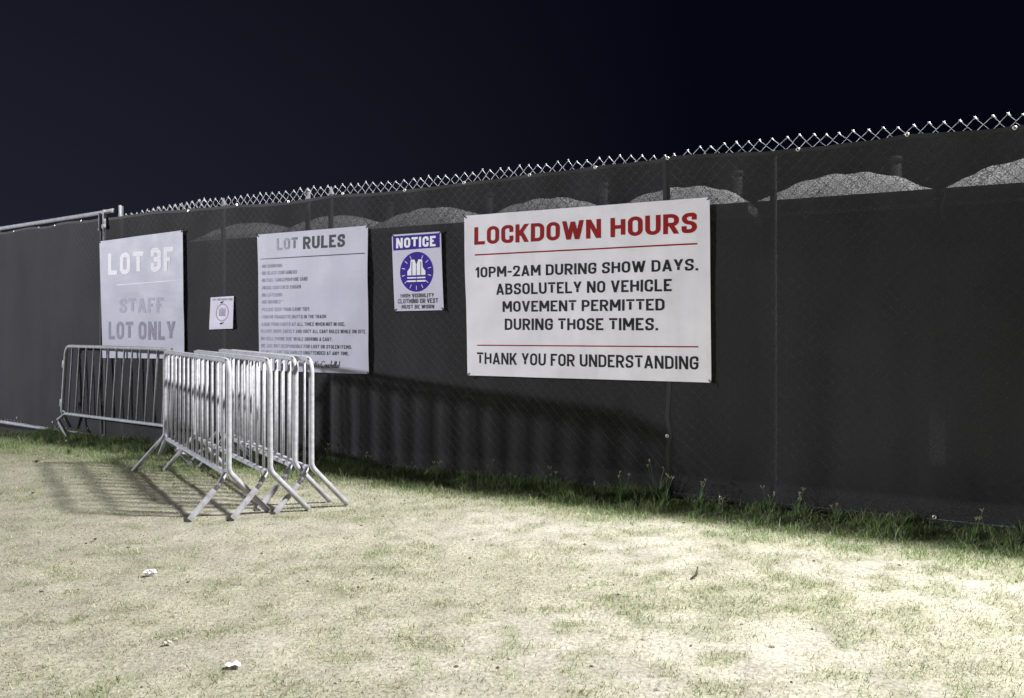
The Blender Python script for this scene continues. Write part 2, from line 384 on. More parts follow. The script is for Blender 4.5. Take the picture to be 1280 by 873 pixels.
def screen(name, s_edge0, s_edge1, top, off, material, step=0.035, grom=(), label='', low_h=lambda s: -0.03+0*s, dispf=scr_disp, matrix=FM):
    """s_edge0/1: functions of h giving the side edges"""
    nh = 60; ns = int((s_edge1(1.2)-s_edge0(1.2))/step)
    U, V = np.meshgrid(np.linspace(0, 1, ns), np.linspace(0, 1, nh))
    sm = s_edge0(1.2)+(s_edge1(1.2)-s_edge0(1.2))*U
    Tt = top(sm); B = low_h(sm); H = B+(Tt-B)*V
    Sx = s_edge0(H)+(s_edge1(H)-s_edge0(H))*U
    D = off+dispf(Sx, H)
    vs = np.stack([Sx, -D, H], -1).reshape(-1, 3)
    idx = np.arange(ns*nh).reshape(nh, ns)
    fs = np.stack([idx[:-1,:-1], idx[:-1,1:], idx[1:,1:], idx[1:,:-1]], -1).reshape(-1, 4)
    mb = MB(); mb.v = [tuple(map(float, p)) for p in vs]; mb.f = [tuple(map(int, f)) for f in fs]; mb.m = [0]*len(fs)
    root = mb.build(name, material, smooth=True, matrix=matrix)
    # webbing hem along the top and sides
    hm = MB()
    def strip(P, Q):
        P = [tuple(map(float, p)) for p in P]; Q = [tuple(map(float, p)) for p in Q]
        k = len(P); hm.add(P+Q, [(i, i+1, k+i+1, k+i) for i in range(k-1)])
    lift = np.array([0, -0.003, 0])
    gv = vs.reshape(nh, ns, 3)
    strip(gv[-1]+lift, gv[-1]+lift-np.array([0, 0, 0.028]))
    strip(gv[:, 0]+lift, gv[:, 0]+lift+np.array([0.03, 0, 0])); strip(gv[:, -1]+lift-np.array([0.03, 0, 0]), gv[:, -1]+lift)
    h_ = hm.build('hem', M_HEM); h_.parent = root; h_.matrix_parent_inverse = root.matrix_world.inverted(); h_.matrix_world = matrix
    for (gs, gh) in grom:
        gm = MB(); d = off+float(dispf(np.array(gs), np.array(gh)))+0.006
        ring = [(gs+0.0095*math.cos(a), -d, gh+0.0095*math.sin(a)) for a in np.linspace(0, 2*math.pi, 13)[:-1]]
        gm.tube(ring, 0.0042, 6, closed=True)
        go = gm.build('grommet', M_GROM, smooth=True); go.parent = root; go.matrix_parent_inverse = root.matrix_world.inverted(); go.matrix_world = matrix
    return root
sG0 = f_s(130.5)
seam_pts = [(600, 833), (580, 833.5), (560, 833), (545, 837), (520, 832.5), (480, 835.5), (400, 833), (300, 831), (198, 829)]
sh_ = sorted([f_sh(x, y)[::-1] for y, x in seam_pts]); seam = lambda h: np.interp(h, [p[0] for p in sh_], [p[1] for p in sh_])
groL = [(f_s(x), f_sh(x, y)[1]) for x, y in ((237,264),(298,256.5),(362,252.5),(429.5,242.5),(507,238.5),(581,229),(663,219.5),(745,210))]
groR = [(f_s(x), f_sh(x, y)[1]) for x, y in ((836,199),(998,188),(1134,169.5),(1268,161),(1402,660),(902,621.5),(1001,622.5),(1168,645),(835.5,544.5))]
tL = topfun(topL); tR = topfun(topR)
scL = screen('privacy_screen', lambda h: sG0+0*h, lambda h: seam(h)+0.05, tL, 0.006, M_SCR, grom=groL)
tag(scL, 'black mesh privacy screen behind the four signs, between gate post and seam', 'privacy screen', 'black mesh screens on the fence')
scR = screen('privacy_screen', lambda h: seam(h), lambda h: 7.5+0*h, tR, 0.022, M_SCR, grom=groR)
tag(scR, 'black mesh privacy screen right of the seam, with pale toilet roofs showing through', 'privacy screen', 'black mesh screens on the fence')

# ------------------------------------------------------------------ gate panel on the left
GP = np.array([-4.545, 8.63]); GT = np.array([-0.829, 0.559]); GROT = math.atan2(-GT[1], -GT[0])
GM = Matrix.Translation((GP[0], GP[1], 0)) @ Matrix.Rotation(GROT, 4, 'Z')    # local x negative = leftwards along the panel
gate = empty('gate_panel', (GP[0], GP[1], 0), (0, 0, GROT))
tag(gate, 'steel tube gate frame at the far left with a bare top rail', 'gate')
GL = 5.2
mb = MB(); mb.tube([(-GL, 0, 2.525), (-0.02, 0, 2.535), (0.175, 0.015, 2.545)], 0.024, 12); mb.build('top_rail', M_GALV, gate, True)
mb = MB(); mb.tube([(-GL, 0, 0.045), (0.12, 0, 0.030)], 0.022, 12); mb.build('bottom_rail', M_GALV, gate, True)
for x in (-GL+0.02, -GL/2, -0.02):
    mb = MB(); mb.tube([(x, 0.022, 0.05), (x, 0.022, 2.51)], 0.020, 12); mb.build('upright', M_GALV, gate, True)
mb = MB(); mb.tube([(0.045, -0.01, 2.56), (0.045, -0.01, 2.36)], 0.021, 12); mb.tube([(0.045, -0.03, 2.375), (0.045, 0.0, 2.375)], 0.03, 10)
mb.build('latch_sleeve', M_GALV, gate, True)
mb = MB(); mb.tube([(-0.035, -0.025, 2.53), (-0.028, -0.028, 2.34)], 0.011, 8); mb.tube([(-0.03, -0.028, 2.36), (-0.03, -0.028, 2.33)], 0.016, 8); mb.build('drop_bolt', M_GALV, gate, True)
mb = MB(); chain_link(mb, -GL, 0.13, lambda s: 2.47, off=-0.02); o = mb.build('chain_link', M_WIRE, gate, True); o['kind'] = 'stuff'
groG = [(-0.42, 2.475), (-1.02, 2.462), (-1.42, 2.47), (-2.05, 2.465), (-2.6, 2.46), (-0.30, 0.11), (-1.1, 0.13), (-2.0, 0.12)]
scG = screen('privacy_screen', lambda h: -GL+0*h, lambda h: -0.015+0*h, lambda s: 2.480+0.010*np.sin(s*6.3), 0.012, M_SCRG, grom=groG, low_h=lambda s: 0.075+0.012*np.sin(s*5), matrix=GM)
tag(scG, 'black mesh privacy screen stretched over the gate frame at the far left', 'privacy screen', 'black mesh screens on the fence')
# latch post beside the main fence post
mb = MB(); mb.tube([fw(f_s(145.5)+0.045, -0.012, 2.42), fw(f_s(145.5)+0.045, -0.012, 2.60)], 0.014, 10); o = mb.build('post_sleeve', M_GALV, smooth=True); in_fence(o)

# ------------------------------------------------------------------ stroke lettering (DIN-like)
R_ = 0.26
G = {
'A': (.66, [('d',0,0,.5,1),('d',1,0,.5,1),('p',0,[(.2,.22),(.8,.22)])]),
'B': (.60, [('p',0,[(0,0),(0,1),(.93,1,.2),(.93,.53,.2),(0,.53)]),('p',0,[(.2,.53),(1,.53,.22),(1,0,.22),(0,0)])]),
'C': (.58, [('p',0,[(1,.74),(1,1,R_),(0,1,R_),(0,0,R_),(1,0,R_),(1,.26)])]),
'D': (.61, [('p',1,[(0,0),(0,1),(1,1,R_),(1,0,R_)])]),
'E': (.53, [('p',0,[(1,1),(0,1),(0,0),(1,0)]),('p',0,[(.2,.52),(.8,.52)])]),
'F': (.51, [('p',0,[(1,1),(0,1),(0,0)]),('p',0,[(.2,.50),(.8,.50)])]),
'G': (.60, [('p',0,[(1,.76),(1,1,R_),(0,1,R_),(0,0,R_),(1,0,R_),(1,.47),(.6,.47)])]),
'H': (.62, [('p',0,[(0,1),(0,0)]),('p',0,[(1,1),(1,0)]),('p',0,[(.2,.52),(.8,.52)])]),
'I': (.0, [('p',0,[(0,1),(0,0)])]),
'J': (.5, [('p',0,[(1,1),(1,0,R_),(0,0,R_),(0,.25)])]),
'K': (.62, [('p',0,[(0,1),(0,0)]),('d',.1,.36,1,1),('d',.36,.60,1,0)]),
'L': (.52, [('p',0,[(0,1),(0,0),(1,0)])]),
'M': (.76, [('p',0,[(0,1),(0,0)]),('p',0,[(1,1),(1,0)]),('d',0.02,1,.5,.28),('d',.98,1,.5,.28)]),
'N': (.64, [('p',0,[(0,1),(0,0)]),('p',0,[(1,1),(1,0)]),('d',0.02,1,.98,0)]),
'O': (.60, [('p',1,[(0,0,R_),(0,1,R_),(1,1,R_),(1,0,R_)])]),
'P': (.59, [('p',0,[(0,0),(0,1),(1,1,.23),(1,.44,.23),(.15,.44)])]),
'R': (.61, [('p',0,[(0,0),(0,1),(1,1,.23),(1,.46,.23),(.15,.46)]),('d',.5,.46,1,0)]),
'S': (.58, [('p',0,[(.98,.80),(.98,1,.22),(.02,1,.22),(.02,.54,.22),(1,.49,.22),(1,0,.22),(0,0,.22),(0,.20)])]),
'T': (.58, [('p',0,[(0,1),(1,1)]),('p',0,[(.5,.85),(.5,0)])]),
'U': (.61, [('p',0,[(0,1),(0,0,R_),(1,0,R_),(1,1)])]),
'V': (.64, [('d',0,1,.5,0),('d',1,1,.5,0)]),
'W': (.94, [('d',0,1,.25,0),('d',.5,.95,.25,0),('d',.5,.95,.75,0),('d',1,1,.75,0)]),
'X': (.62, [('d',0,1,1,0),('d',1,1,0,0)]),
'Y': (.62, [('d',0,1,.5,.40),('d',1,1,.5,.40),('p',0,[(.5,.36),(.5,0)])]),
'0': (.58, [('p',1,[(0,0,R_),(0,1,R_),(1,1,R_),(1,0,R_)])]),
'1': (.34, [('p',0,[(1,1),(1,0)]),('d',0,.70,.95,.98)]),
'2': (.56, [('p',0,[(0,.76),(0,1,.22),(1,1,.22),(1,.62,.12),(0.02,0),(1,0)])]),
'3': (.56, [('p',0,[(0,.80),(0,1,.2),(1,1,.2),(1,.53,.2),(.45,.53)]),('p',0,[(.5,.53),(1,.53,.2),(1,0,.22),(0,0,.22),(0,.20)])]),
'.': (.0, [('p',0,[(0,0),(0,.02)])]), ':': (.0, [('p',0,[(0,0.05),(0,.07)]),('p',0,[(0,.6),(0,.62)])]),
'-': (.34, [('p',0,[(0,.44),(1,.44)])]), '/': (.45, [('d',0,0,1,1)]),
'"': (.25, [('p',0,[(0,.95),(0,.75)]),('p',0,[(1,.95),(1,.75)])]),
' ': (.30, []),
}
def round_poly(pts, closed, W, HT, seg):
    P = [Vector((p[0]*W, p[1]*HT)) for p in pts]; rr = [p[2] if len(p) > 2 else 0 for p in pts]; n = len(P); o = []
    for i in range(n):
        if rr[i] == 0 or (not closed and i in (0, n-1)): o.append(P[i]); continue
        a = P[i-1]-P[i]; b = P[(i+1) % n]-P[i]
        lim = 0.5 if True else 1
        da = min(rr[i], a.length*lim); db = min(rr[i], b.length*lim); d = min(da, db)
        A = P[i]+a.normalized()*d; B = P[i]+b.normalized()*d; k = 0.5523
        for j in range(seg+1):
            t = j/seg; c1 = A+(P[i]-A)*k; c2 = B+(P[i]-B)*k
            o.append(A*(1-t)**3+c1*3*t*(1-t)**2+c2*3*t*t*(1-t)+B*t**3)
    q = [o[0]]
    for p in o[1:]:
        if (p-q[-1]).length > 1e-4: q.append(p)
    if closed and (q[0]-q[-1]).length < 1e-3: q.pop()
    return q
def ribbon(P, closed, w, ext=True):
    n = len(P); Lf = []; Rt = []
    P = [p.copy() for p in P]
    if not closed and ext:
        P[0] += (P[0]-P[1]).normalized()*w/2; P[-1] += (P[-1]-P[-2]).normalized()*w/2
    for i in range(n):
        if closed: a = P[i]-P[i-1]; b = P[(i+1) % n]-P[i]
        else: a = P[i]-P[i-1] if i > 0 else P[1]-P[0]; b = P[i+1]-P[i] if i < n-1 else P[-1]-P[-2]
        a = a.normalized(); b = b.normalized(); t = (a+b)
        t = t.normalized() if t.length > 1e-6 else a
        nn = Vector((-t.y, t.x)); c = max(0.45, nn.dot(Vector((-a.y, a.x)))); d = w/2/c
        Lf.append(P[i]+nn*d); Rt.append(P[i]-nn*d)
    return Lf, Rt
def text_polys(txt, w=0.165, gap=0.105, seg=5):
    """list of (verts2d, faces, layer) with cap height 1; returns total width"""
    x = 0; res = []; word = 0
    for ch in txt:
        if ch == ' ': x += 0.30; word += 1; continue
        W, strokes = G[ch]; Wc = max(0.0, W-w); Wt = Wc+w
        for li, st in enumerate(strokes):
            if st[0] == 'p':
                P = round_poly(st[2], st[1], Wc, 1-w, seg)
                P = [Vector((p.x+w/2+x, p.y+w/2)) for p in P]
                if len(P) < 2: continue
                if ch in 'ABEFHKPRTY' and li > 0 and not st[1]: A, B = ribbon(P, st[1], w, ext=(ch in 'B'))
                else: A, B = ribbon(P, st[1], w, ext=True)
                n = len(P); vs = [tuple(p) for p in A]+[tuple(p) for p in B]
                fs = [(i, n+i, n+(i+1) % n, (i+1) % n) for i in range(n if st[1] else n-1)]
                res.append((vs, fs, li, word))
            else:
                _, x0, y0, x1, y1 = st
                X0 = x+w/2+x0*Wc; X1 = x+w/2+x1*Wc; ln = math.hypot(X1-X0, y1-y0); hw = w/2*ln/abs(y1-y0)
                if abs(y1-y0) < abs(X1-X0)*0.9: hw = min(hw, w*0.8)
                hw = min(hw, w*0.95)
                res.append(([(X0-hw,y0),(X0+hw,y0),(X1+hw,y1),(X1-hw,y1)], [(0,1,2,3)], li, word))
        x += Wt+gap
    return res, x-gap
def wob(s, h, amp=0.010): return amp*(fbm(np.array(s*2.1+5), np.array(h*2.3+1), 2)-0.5)*2
class Sign:
    def __init__(self, name, corners, material, off, label, cat, amp=0.010, tilt=0.0):
        self.c = [f_sh(*p) for p in corners]; self.off = off; self.amp = amp     # TL TR BR BL
        self.hm = sum(p[1] for p in self.c)/4; self.tilt = tilt
        nu, nv = 28, 20; mb = MB(); th = 0.0022
        front = []; back = []
        for j in range(nv+1):
            for i in range(nu+1):
                u, v = i/nu, j/nv; tl, tr, br, bl = self.c
                a = (tl[0]*(1-u)+tr[0]*u, tl[1]*(1-u)+tr[1]*u); b = (bl[0]*(1-u)+br[0]*u, bl[1]*(1-u)+br[1]*u)
                s = a[0]*(1-v)+b[0]*v; h = a[1]*(1-v)+b[1]*v
                # sag of the free edges between the tied corners
                front.append((s, -self.d(s, h), h)); back.append((s, -self.d(s, h)+th, h))
        k = len(front); mb.add(front+back, [])
        for j in range(nv):
            for i in range(nu):
                a = j*(nu+1)+i; mb.f.append((a, a+nu+1, a+nu+2, a+1)); mb.f.append((k+a, k+a+1, k+a+nu+2, k+a+nu+1)); mb.m += [0, 0]
        def side(l):
            for a, b in zip(l[:-1], l[1:]): mb.f.append((a, b, k+b, k+a)); mb.m.append(0)
        side(list(range(nu+1))); side([nv*(nu+1)+i for i in range(nu, -1, -1)])
        side([j*(nu+1)+nu for j in range(nv+1)]); side([j*(nu+1) for j in range(nv, -1, -1)])
        self.o = mb.build(name, material, smooth=False, matrix=FM); tag(self.o, label, cat)
    def d(self, s, h): return self.off+float(wob(s, h, self.amp))+self.tilt*(self.hm-h)
    def child(self, name, mb, material):
        o = mb.build(name, material); o.parent = self.o; o.matrix_parent_inverse = self.o.matrix_world.inverted(); o.matrix_world = FM; return o
    def poly(self, mb, vs, fs, lift=0.0012):
        mb.add([(s, -self.d(s, h)-lift, h) for s, h in vs], fs)
    def quad_fine(self, mb, A, B, C, D, lift=0.0012, n=24, m=4):
        for i in range(n):
            for j in range(m):
                def pt(u, v): return tuple((A[k]*(1-u)+B[k]*u)*(1-v)+(D[k]*(1-u)+C[k]*u)*v for k in (0, 1))
                self.poly(mb, [pt(i/n, j/m), pt((i+1)/n, j/m), pt((i+1)/n, (j+1)/m), pt(i/n, (j+1)/m)], [(3,2,1,0)], lift)
    def text(self, txt, bl, tr, material, name='lettering', w=0.165, gap=0.105, seg=5, lift=0.0014):
        s0, h0 = f_sh(*bl); s1, h1 = f_sh(*tr); ps, W = text_polys(txt, w, gap, seg)
        mbs = {}
        for vs, fs, li, wd_ in ps:
            self.poly(mbs.setdefault(wd_, MB()), [(s0+x/W*(s1-s0), h0+y*(h1-h0)) for x, y in vs], fs, lift+li*0.00025)
        for mb in mbs.values(): self.child(name, mb, material)
    def rule(self, a, b, t, material, name='rule_line'):
        s0, h0 = f_sh(*a); s1, h1 = f_sh(*b); mb = MB()
        self.quad_fine(mb, (s0, h0+t/2), (s1, h1+t/2), (s1, h1-t/2), (s0, h0-t/2), m=1)
        return self.child(name, mb, material)
    def disc(self, c, r, material, name, lift=0.0012, r_in=0.0, n=40):
        mb = MB(); k = 4
        rad = [r_in+(r-r_in)*i/k for i in range(k+1)]
        for i in range(k):
            for j in range(n):
                a, b = 2*math.pi*j/n, 2*math.pi*(j+1)/n
                p = lambda q, t: (c[0]+q*math.cos(t), c[1]+q*math.sin(t))
                self.poly(mb, [p(rad[i], a), p(rad[i+1], a), p(rad[i+1], b), p(rad[i], b)] if rad[i] > 1e-6 else [c, p(rad[i+1], a), p(rad[i+1], b)],
                          [(0,1,2,3)] if rad[i] > 1e-6 else [(0,1,2)], lift)
        return self.child(name, mb, material)
    def ties(self, which=(0,1,2,3), size=0.035):
        cs = sum(p[0] for p in self.c)/4
        for i in which:
            s, h = self.c[i]; dx = 1 if s < cs else -1; dz = 1 if h < self.hm else -1
            a = (s+dx*0.018, h+dz*0.018); b = (s-dx*size*0.55, h-dz*size*0.45)
            d = self.d(s, h); mb = MB()
            mb.tube([(a[0], -d+0.004, a[1]), (a[0], -d-0.005, a[1]), ((a[0]+b[0])/2, -d-0.007, (a[1]+b[1])/2), (b[0], -self.off+0.012, b[1])], 0.0034, 6)
            mb.tube([((a[0]+b[0])/2, -d-0.004, (a[1]+b[1])/2), ((a[0]+b[0])/2+0.006*dx, -d-0.014, (a[1]+b[1])/2-0.02)], 0.002, 5)
            self.child('cable_tie', mb, M_TIE)

# --- big LOCKDOWN HOURS banner
sg = Sign('banner_sign', [(584,271),(889,248),(891,478),(588,469)], M_BAN, 0.052, 'large white banner headed LOCKDOWN HOURS in red, tied to the black screen', 'banner', 0.012)
sg.text('LOCKDOWN HOURS', (596.7,307.1), (873.4,266.8), M_RED, w=0.19, gap=0.10, seg=7)
sg.rule((597.5,319.6), (873.8,305.7), 0.0115, M_RED)
sg.text('10PM-2AM DURING SHOW DAYS.', (598.2,347.8), (874.9,324.0), M_BLACK, w=0.175)
sg.text('ABSOLUTELY NO VEHICLE', (623.9,369.1), (842.3,349.3), M_BLACK, w=0.175)
sg.text('MOVEMENT PERMITTED', (631.6,390.3), (833.5,373.8), M_BLACK, w=0.175)
sg.text('DURING THOSE TIMES.', (634.1,412.7), (825.4,397.7), M_BLACK, w=0.175)
sg.rule((600,431.6), (875.2,433.6), 0.0095, M_RED)
sg.text('THANK YOU FOR UNDERSTANDING', (600,454.8), (875.2,445.4), M_BLACK, w=0.165)
sg.ties()
# --- NOTICE sign
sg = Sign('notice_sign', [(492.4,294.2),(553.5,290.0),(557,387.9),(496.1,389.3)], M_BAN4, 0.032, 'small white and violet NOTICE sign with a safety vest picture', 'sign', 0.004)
mb = MB(); c4 = [f_sh(*p) for p in ((493.9,296.2),(551.9,292.1),(552.3,309.8),(494.5,314.0))]; sg.quad_fine(mb, *c4, n=8, m=3); sg.child('header_band', mb, M_BLUE)
sg.text('NOTICE', (498.1,311.1), (547.2,295.4), M_WHITEP, w=0.21, gap=0.12, lift=0.003)
cc = f_sh(523.4, 340.3); rr = 24.9*(P0[1]+T[1]*cc[0])/F
sg.disc(cc, rr, M_BLUE, 'round_emblem')
mb = MB()
for k in range(14):
    a = 2*math.pi*(k+0.5)/14
    if abs(math.cos(a)) < 0.25 and math.sin(a) > 0: continue
    ca_, sa_ = math.cos(a), math.sin(a); w2 = rr*0.014
    mb = MB(); sg.poly(mb, [(cc[0]+rr*(q*ca_)-p*sa_*w2, cc[1]+rr*(q*sa_)+p*ca_*w2) for q, p in ((.70,-1),(.90,-1),(.90,1),(.70,1))], [(0,1,2,3)], 0.0026)
    sg.child('ray', mb, M_WHITEP)
vest = [(-.54,-.50),(.54,-.50),(.54,.03),(.38,.22),(.34,.58),(.12,.62),(.04,.34),(-.04,.34),(-.12,.62),(-.34,.58),(-.38,.22),(-.54,.03)]
mb = MB(); V2 = lambda p: (cc[0]+rr*p[0], cc[1]+rr*p[1])
sg.poly(mb, [V2(p) for p in ((-.54,-.50),(.54,-.50),(.54,.03),(-.54,.03))], [(0,1,2,3)], 0.0026)
sg.poly(mb, [V2(p) for p in ((-.54,.03),(0,.03),(0,.34),(-.12,.62),(-.34,.60),(-.38,.22))], [(0,1,2,3,4,5)], 0.0026)
sg.poly(mb, [V2(p) for p in ((.54,.03),(.38,.22),(.34,.60),(.12,.62),(0,.34),(0,.03))], [(0,1,2,3,4,5)], 0.0026)
sg.child('vest_picture', mb, M_WHITEP)
mb = MB()
for (a, b, c_, d_) in ((-.54,-.26,.54,-.17),(-.54,-.42,.54,-.33),(-.285,-.17,-.245,.50),(.245,-.17,.285,.50),(-.018,-.5,.018,.34)):
    sg.poly(mb, [V2((a,b)), V2((c_,b)), V2((c_,d_)), V2((a,d_))], [(0,1,2,3)], 0.0038)
sg.child('vest_stripes', mb, M_BLUE)
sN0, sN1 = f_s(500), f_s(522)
M_FN = glare_fade_mat('left_pale_black_print', (0.03,0.03,0.04), (0.38,0.36,0.44), sN0-0.02, sN1, 0.45, 1.25)  # black print, paler towards the left
sg.text('HIGH VISIBILITY', (503.4,372.6), (545.2,366.8), M_FN, seg=3, w=0.18)
sg.text('CLOTHING OR VEST', (500.1,379.9), (550.1,373.1), M_FN, seg=3, w=0.18)
sg.text('MUST BE WORN', (504.7,386.4), (545.2,381.0), M_FN, seg=3, w=0.18)
sg.ties(size=0.02)
# --- LOT RULES banner
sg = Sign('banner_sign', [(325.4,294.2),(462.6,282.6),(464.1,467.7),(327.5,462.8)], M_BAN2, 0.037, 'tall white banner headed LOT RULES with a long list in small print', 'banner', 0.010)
sA, sB = f_s(352), f_s(415)
M_FR = glare_fade_mat('glare_paled_black_print', (0.035,0.035,0.045), (0.40,0.395,0.50), sA, sB, 0.12, 1.2)
M_FR2 = glare_fade_mat('glare_paled_heading_print', (0.035,0.035,0.04), (0.38,0.38,0.46), f_s(362), f_s(386), 0.08, 1.2)
M_RULE = glare_fade_mat('glare_paled_line', (0.04,0.04,0.05), (0.40,0.38,0.46), f_s(328), f_s(380), 0.4, 1.3)
sg.text('LOT', (349.8,313.6), (375.5,297.2), M_FR2, w=0.20, gap=0.13)
sg.text('RULES', (382.3,312.2), (434.3,293.1), M_FR2, w=0.20, gap=0.11)
sg.rule((329.3,324.6), (459.3,317.2), 0.009, M_RULE)
lines = [('NO DUMPING',78,292,183),('NO GLASS CONTAINERS',78,326,257),('NO FUEL TANKS/PROPANE CANS',78,361,310),('MUSIC CURFEW IS 1:00AM',78,398,276),
 ('NO LITTERING',78,434,183),('NO DRONES "',78,468,185),('PLEASE KEEP YOUR CAMP TIDY.',78,505,322),('THROW CIGARETTE BUTTS IN THE TRASH',78,541,401),
 ('LOCK YOUR CARTS AT ALL TIMES WHEN NOT IN USE.',78,577,497),('PLEASE DRIVE SAFELY AND OBEY ALL CART RULES WHILE ON SITE.',78,611,600),
 ('NO CELL PHONE USE WHILE DRIVING A CART.',78,648,434),('WE ARE NOT RESPONSIBLE FOR LOST OR STOLEN ITEMS.',78,683,530),('DO NOT LEAVE VALUABLES UNATTENDED AT ANY TIME.',78,713,516)]
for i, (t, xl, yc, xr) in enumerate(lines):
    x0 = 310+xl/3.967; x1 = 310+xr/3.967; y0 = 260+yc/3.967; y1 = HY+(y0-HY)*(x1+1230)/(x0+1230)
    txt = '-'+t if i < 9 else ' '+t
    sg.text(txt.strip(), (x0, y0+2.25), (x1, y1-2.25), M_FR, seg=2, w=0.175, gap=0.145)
# handwriting line: It's Coachella!
script = {  # slanted thin strokes, x advance, polylines (y: 0 baseline, 1 cap)
'I': (.30,[[(.05,0),(.25,1)]]), 't': (.28,[[(.10,.85),(.02,.15),(.10,0),(.24,.1)],[(-.02,.58),(.24,.62)]]), "'": (.14,[[(.1,1.05),(.05,.8)]]),
's': (.30,[[(.24,.5),(.10,.52),(.06,.40),(.20,.22),(.14,.02),(0,.04)]]), ' ': (.18,[]),
'C': (.72,[[(.70,.85),(.55,1.05),(.25,.9),(.05,.5),(.06,.15),(.25,-.05),(.6,.08)]]), 'o': (.34,[[(.2,.5),(.05,.35),(.06,.08),(.2,0),(.30,.2),(.26,.45),(.16,.5),(.36,.42)]]),
'a': (.36,[[(.28,.48),(.12,.46),(.02,.2),(.08,0),(.22,.1),(.3,.48),(.26,.08),(.38,.05)]]), 'c': (.30,[[(.26,.44),(.12,.5),(.03,.25),(.08,.02),(.28,.08)]]),
'h': (.36,[[(.0,0),(.14,.7),(.24,1.05),(.20,1.1),(.04,.3),(.22,.5),(.26,.1),(.38,.04)]]), 'e': (.30,[[(.04,.22),(.22,.32),(.2,.5),(.06,.42),(.04,.1),(.14,0),(.3,.1)]]),
'l': (.24,[[(.02,.1),(.22,.95),(.16,1.1),(.04,.4),(.06,.02),(.24,.08)]]), '!': (.2,[[(.18,1.1),(.06,.3)],[(.02,.06),(.04,.0)]])}
mb = MB(); x = 0; seq = []
for ch in "It's Coachella!":
    a, st = script[ch]
    for s_ in st: seq.append([(x+p[0], p[1]) for p in s_])
    x += a
s0, h0 = f_sh(396.5, 458.8); s1, h1 = f_sh(428.5, 452.4)
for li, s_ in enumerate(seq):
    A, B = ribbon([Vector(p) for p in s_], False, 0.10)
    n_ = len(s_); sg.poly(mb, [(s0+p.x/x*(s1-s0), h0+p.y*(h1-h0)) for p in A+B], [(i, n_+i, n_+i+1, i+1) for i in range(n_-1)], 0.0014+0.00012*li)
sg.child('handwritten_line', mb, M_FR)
sg.ties()
# --- LOT 3F banner
sg = Sign('banner_sign', [(128.2,302.4),(231.4,288.4),(234,448.5),(132,447.5)], M_BAN3, 0.037, 'dull lilac banner reading LOT 3F above LOT ONLY, its print painted pale with lamp glare', 'banner', 0.010)
M_PALE = glare_fade_mat('glare_white_print', (0.90,0.89,0.95), (0.38,0.37,0.47), f_s(132), f_s(225), 1.15, 0.80, (6, 6, 70))  # lamp glare put into the letter colours of this banner, whitest at left
M_PUR = glare_fade_mat('glare_paled_purple_print', (0.17,0.15,0.25), (0.37,0.36,0.46), f_s(130), f_s(225), 0.50, 0.60, (14, 14, 22))
M_GHOST = glare_fade_mat('ghost_print', (0.365,0.35,0.45), (0.41,0.405,0.505), f_s(150), f_s(210), 0.02, -0.02, (22, 22, 16))
sg.text('LOT', (138.9,344.3), (183.7,314.6), M_PALE, w=0.20, gap=0.15)
sg.text('3F', (192.1,340.4), (220.3,308.8), M_PALE, w=0.20, gap=0.13)
sg.rule((150,356.8), (230.5,350.2), 0.008, M_PALE)
sg.text('STAFF', (153,391.4), (207.7,372.2), M_GHOST, w=0.20, gap=0.13)
sg.text('LOT ONLY', (139.5,424.4), (222.7,402.0), M_PUR, w=0.20, gap=0.13)
sg.ties((0,1))
# --- small paper notice
sg = Sign('paper_notice', [(265,372.2),(294,370.3),(294.5,411),(265.2,412)], M_BAN4, 0.030, 'small pale paper notice with a faded pink ring, between the two left banners', 'notice', 0.010, tilt=0.05)
M_FP = glare_fade_mat('faded_grey_print', (0.20,0.20,0.28), (0.5,0.48,0.6), f_s(265), f_s(295), 0.35, 0.6)
M_PINK = glare_fade_mat('faded_pink_print', (0.40,0.24,0.32), (0.5,0.42,0.52), f_s(265), f_s(295), 0.5, 0.5)
sg.text('LOT INFORMATION', (267.4,376.2), (292.6,373.0), M_FP, seg=2, w=0.2)
cc = f_sh(280.4, 390.9); rr = 11.3*(P0[1]+T[1]*cc[0])/F
sg.disc(cc, rr, M_PINK, 'ring', r_in=rr*0.86)
mb = MB()
for k in range(5):
    x0 = -0.5+k*0.21
    sg.poly(mb, [V2_ for V2_ in [(cc[0]+rr*a, cc[1]+rr*b) for a, b in ((x0,-.4),(x0+.15,-.4),(x0+.15,.3+.15*(k % 3)),(x0,.3+.12*((k+1) % 3)))]], [(0,1,2,3)], 0.0014)
sg.child('hand_picture', mb, M_FP)
for px, py in ((279.7, 377.9), (280.6, 404.2)):
    s, h = f_sh(px, py); d = sg.d(s, h); mb = MB(); mb.tube([(s-0.022, -d-0.002, h-0.004), (s, -d-0.006, h), (s+0.02, -d-0.002, h+0.004)], 0.0045, 6); mb.tube([(s-0.012,-d-0.006,h-0.012),(s-0.004,-d-0.01,h+0.004)], 0.004, 5)
    sg.child('cable_tie', mb, M_TIE)

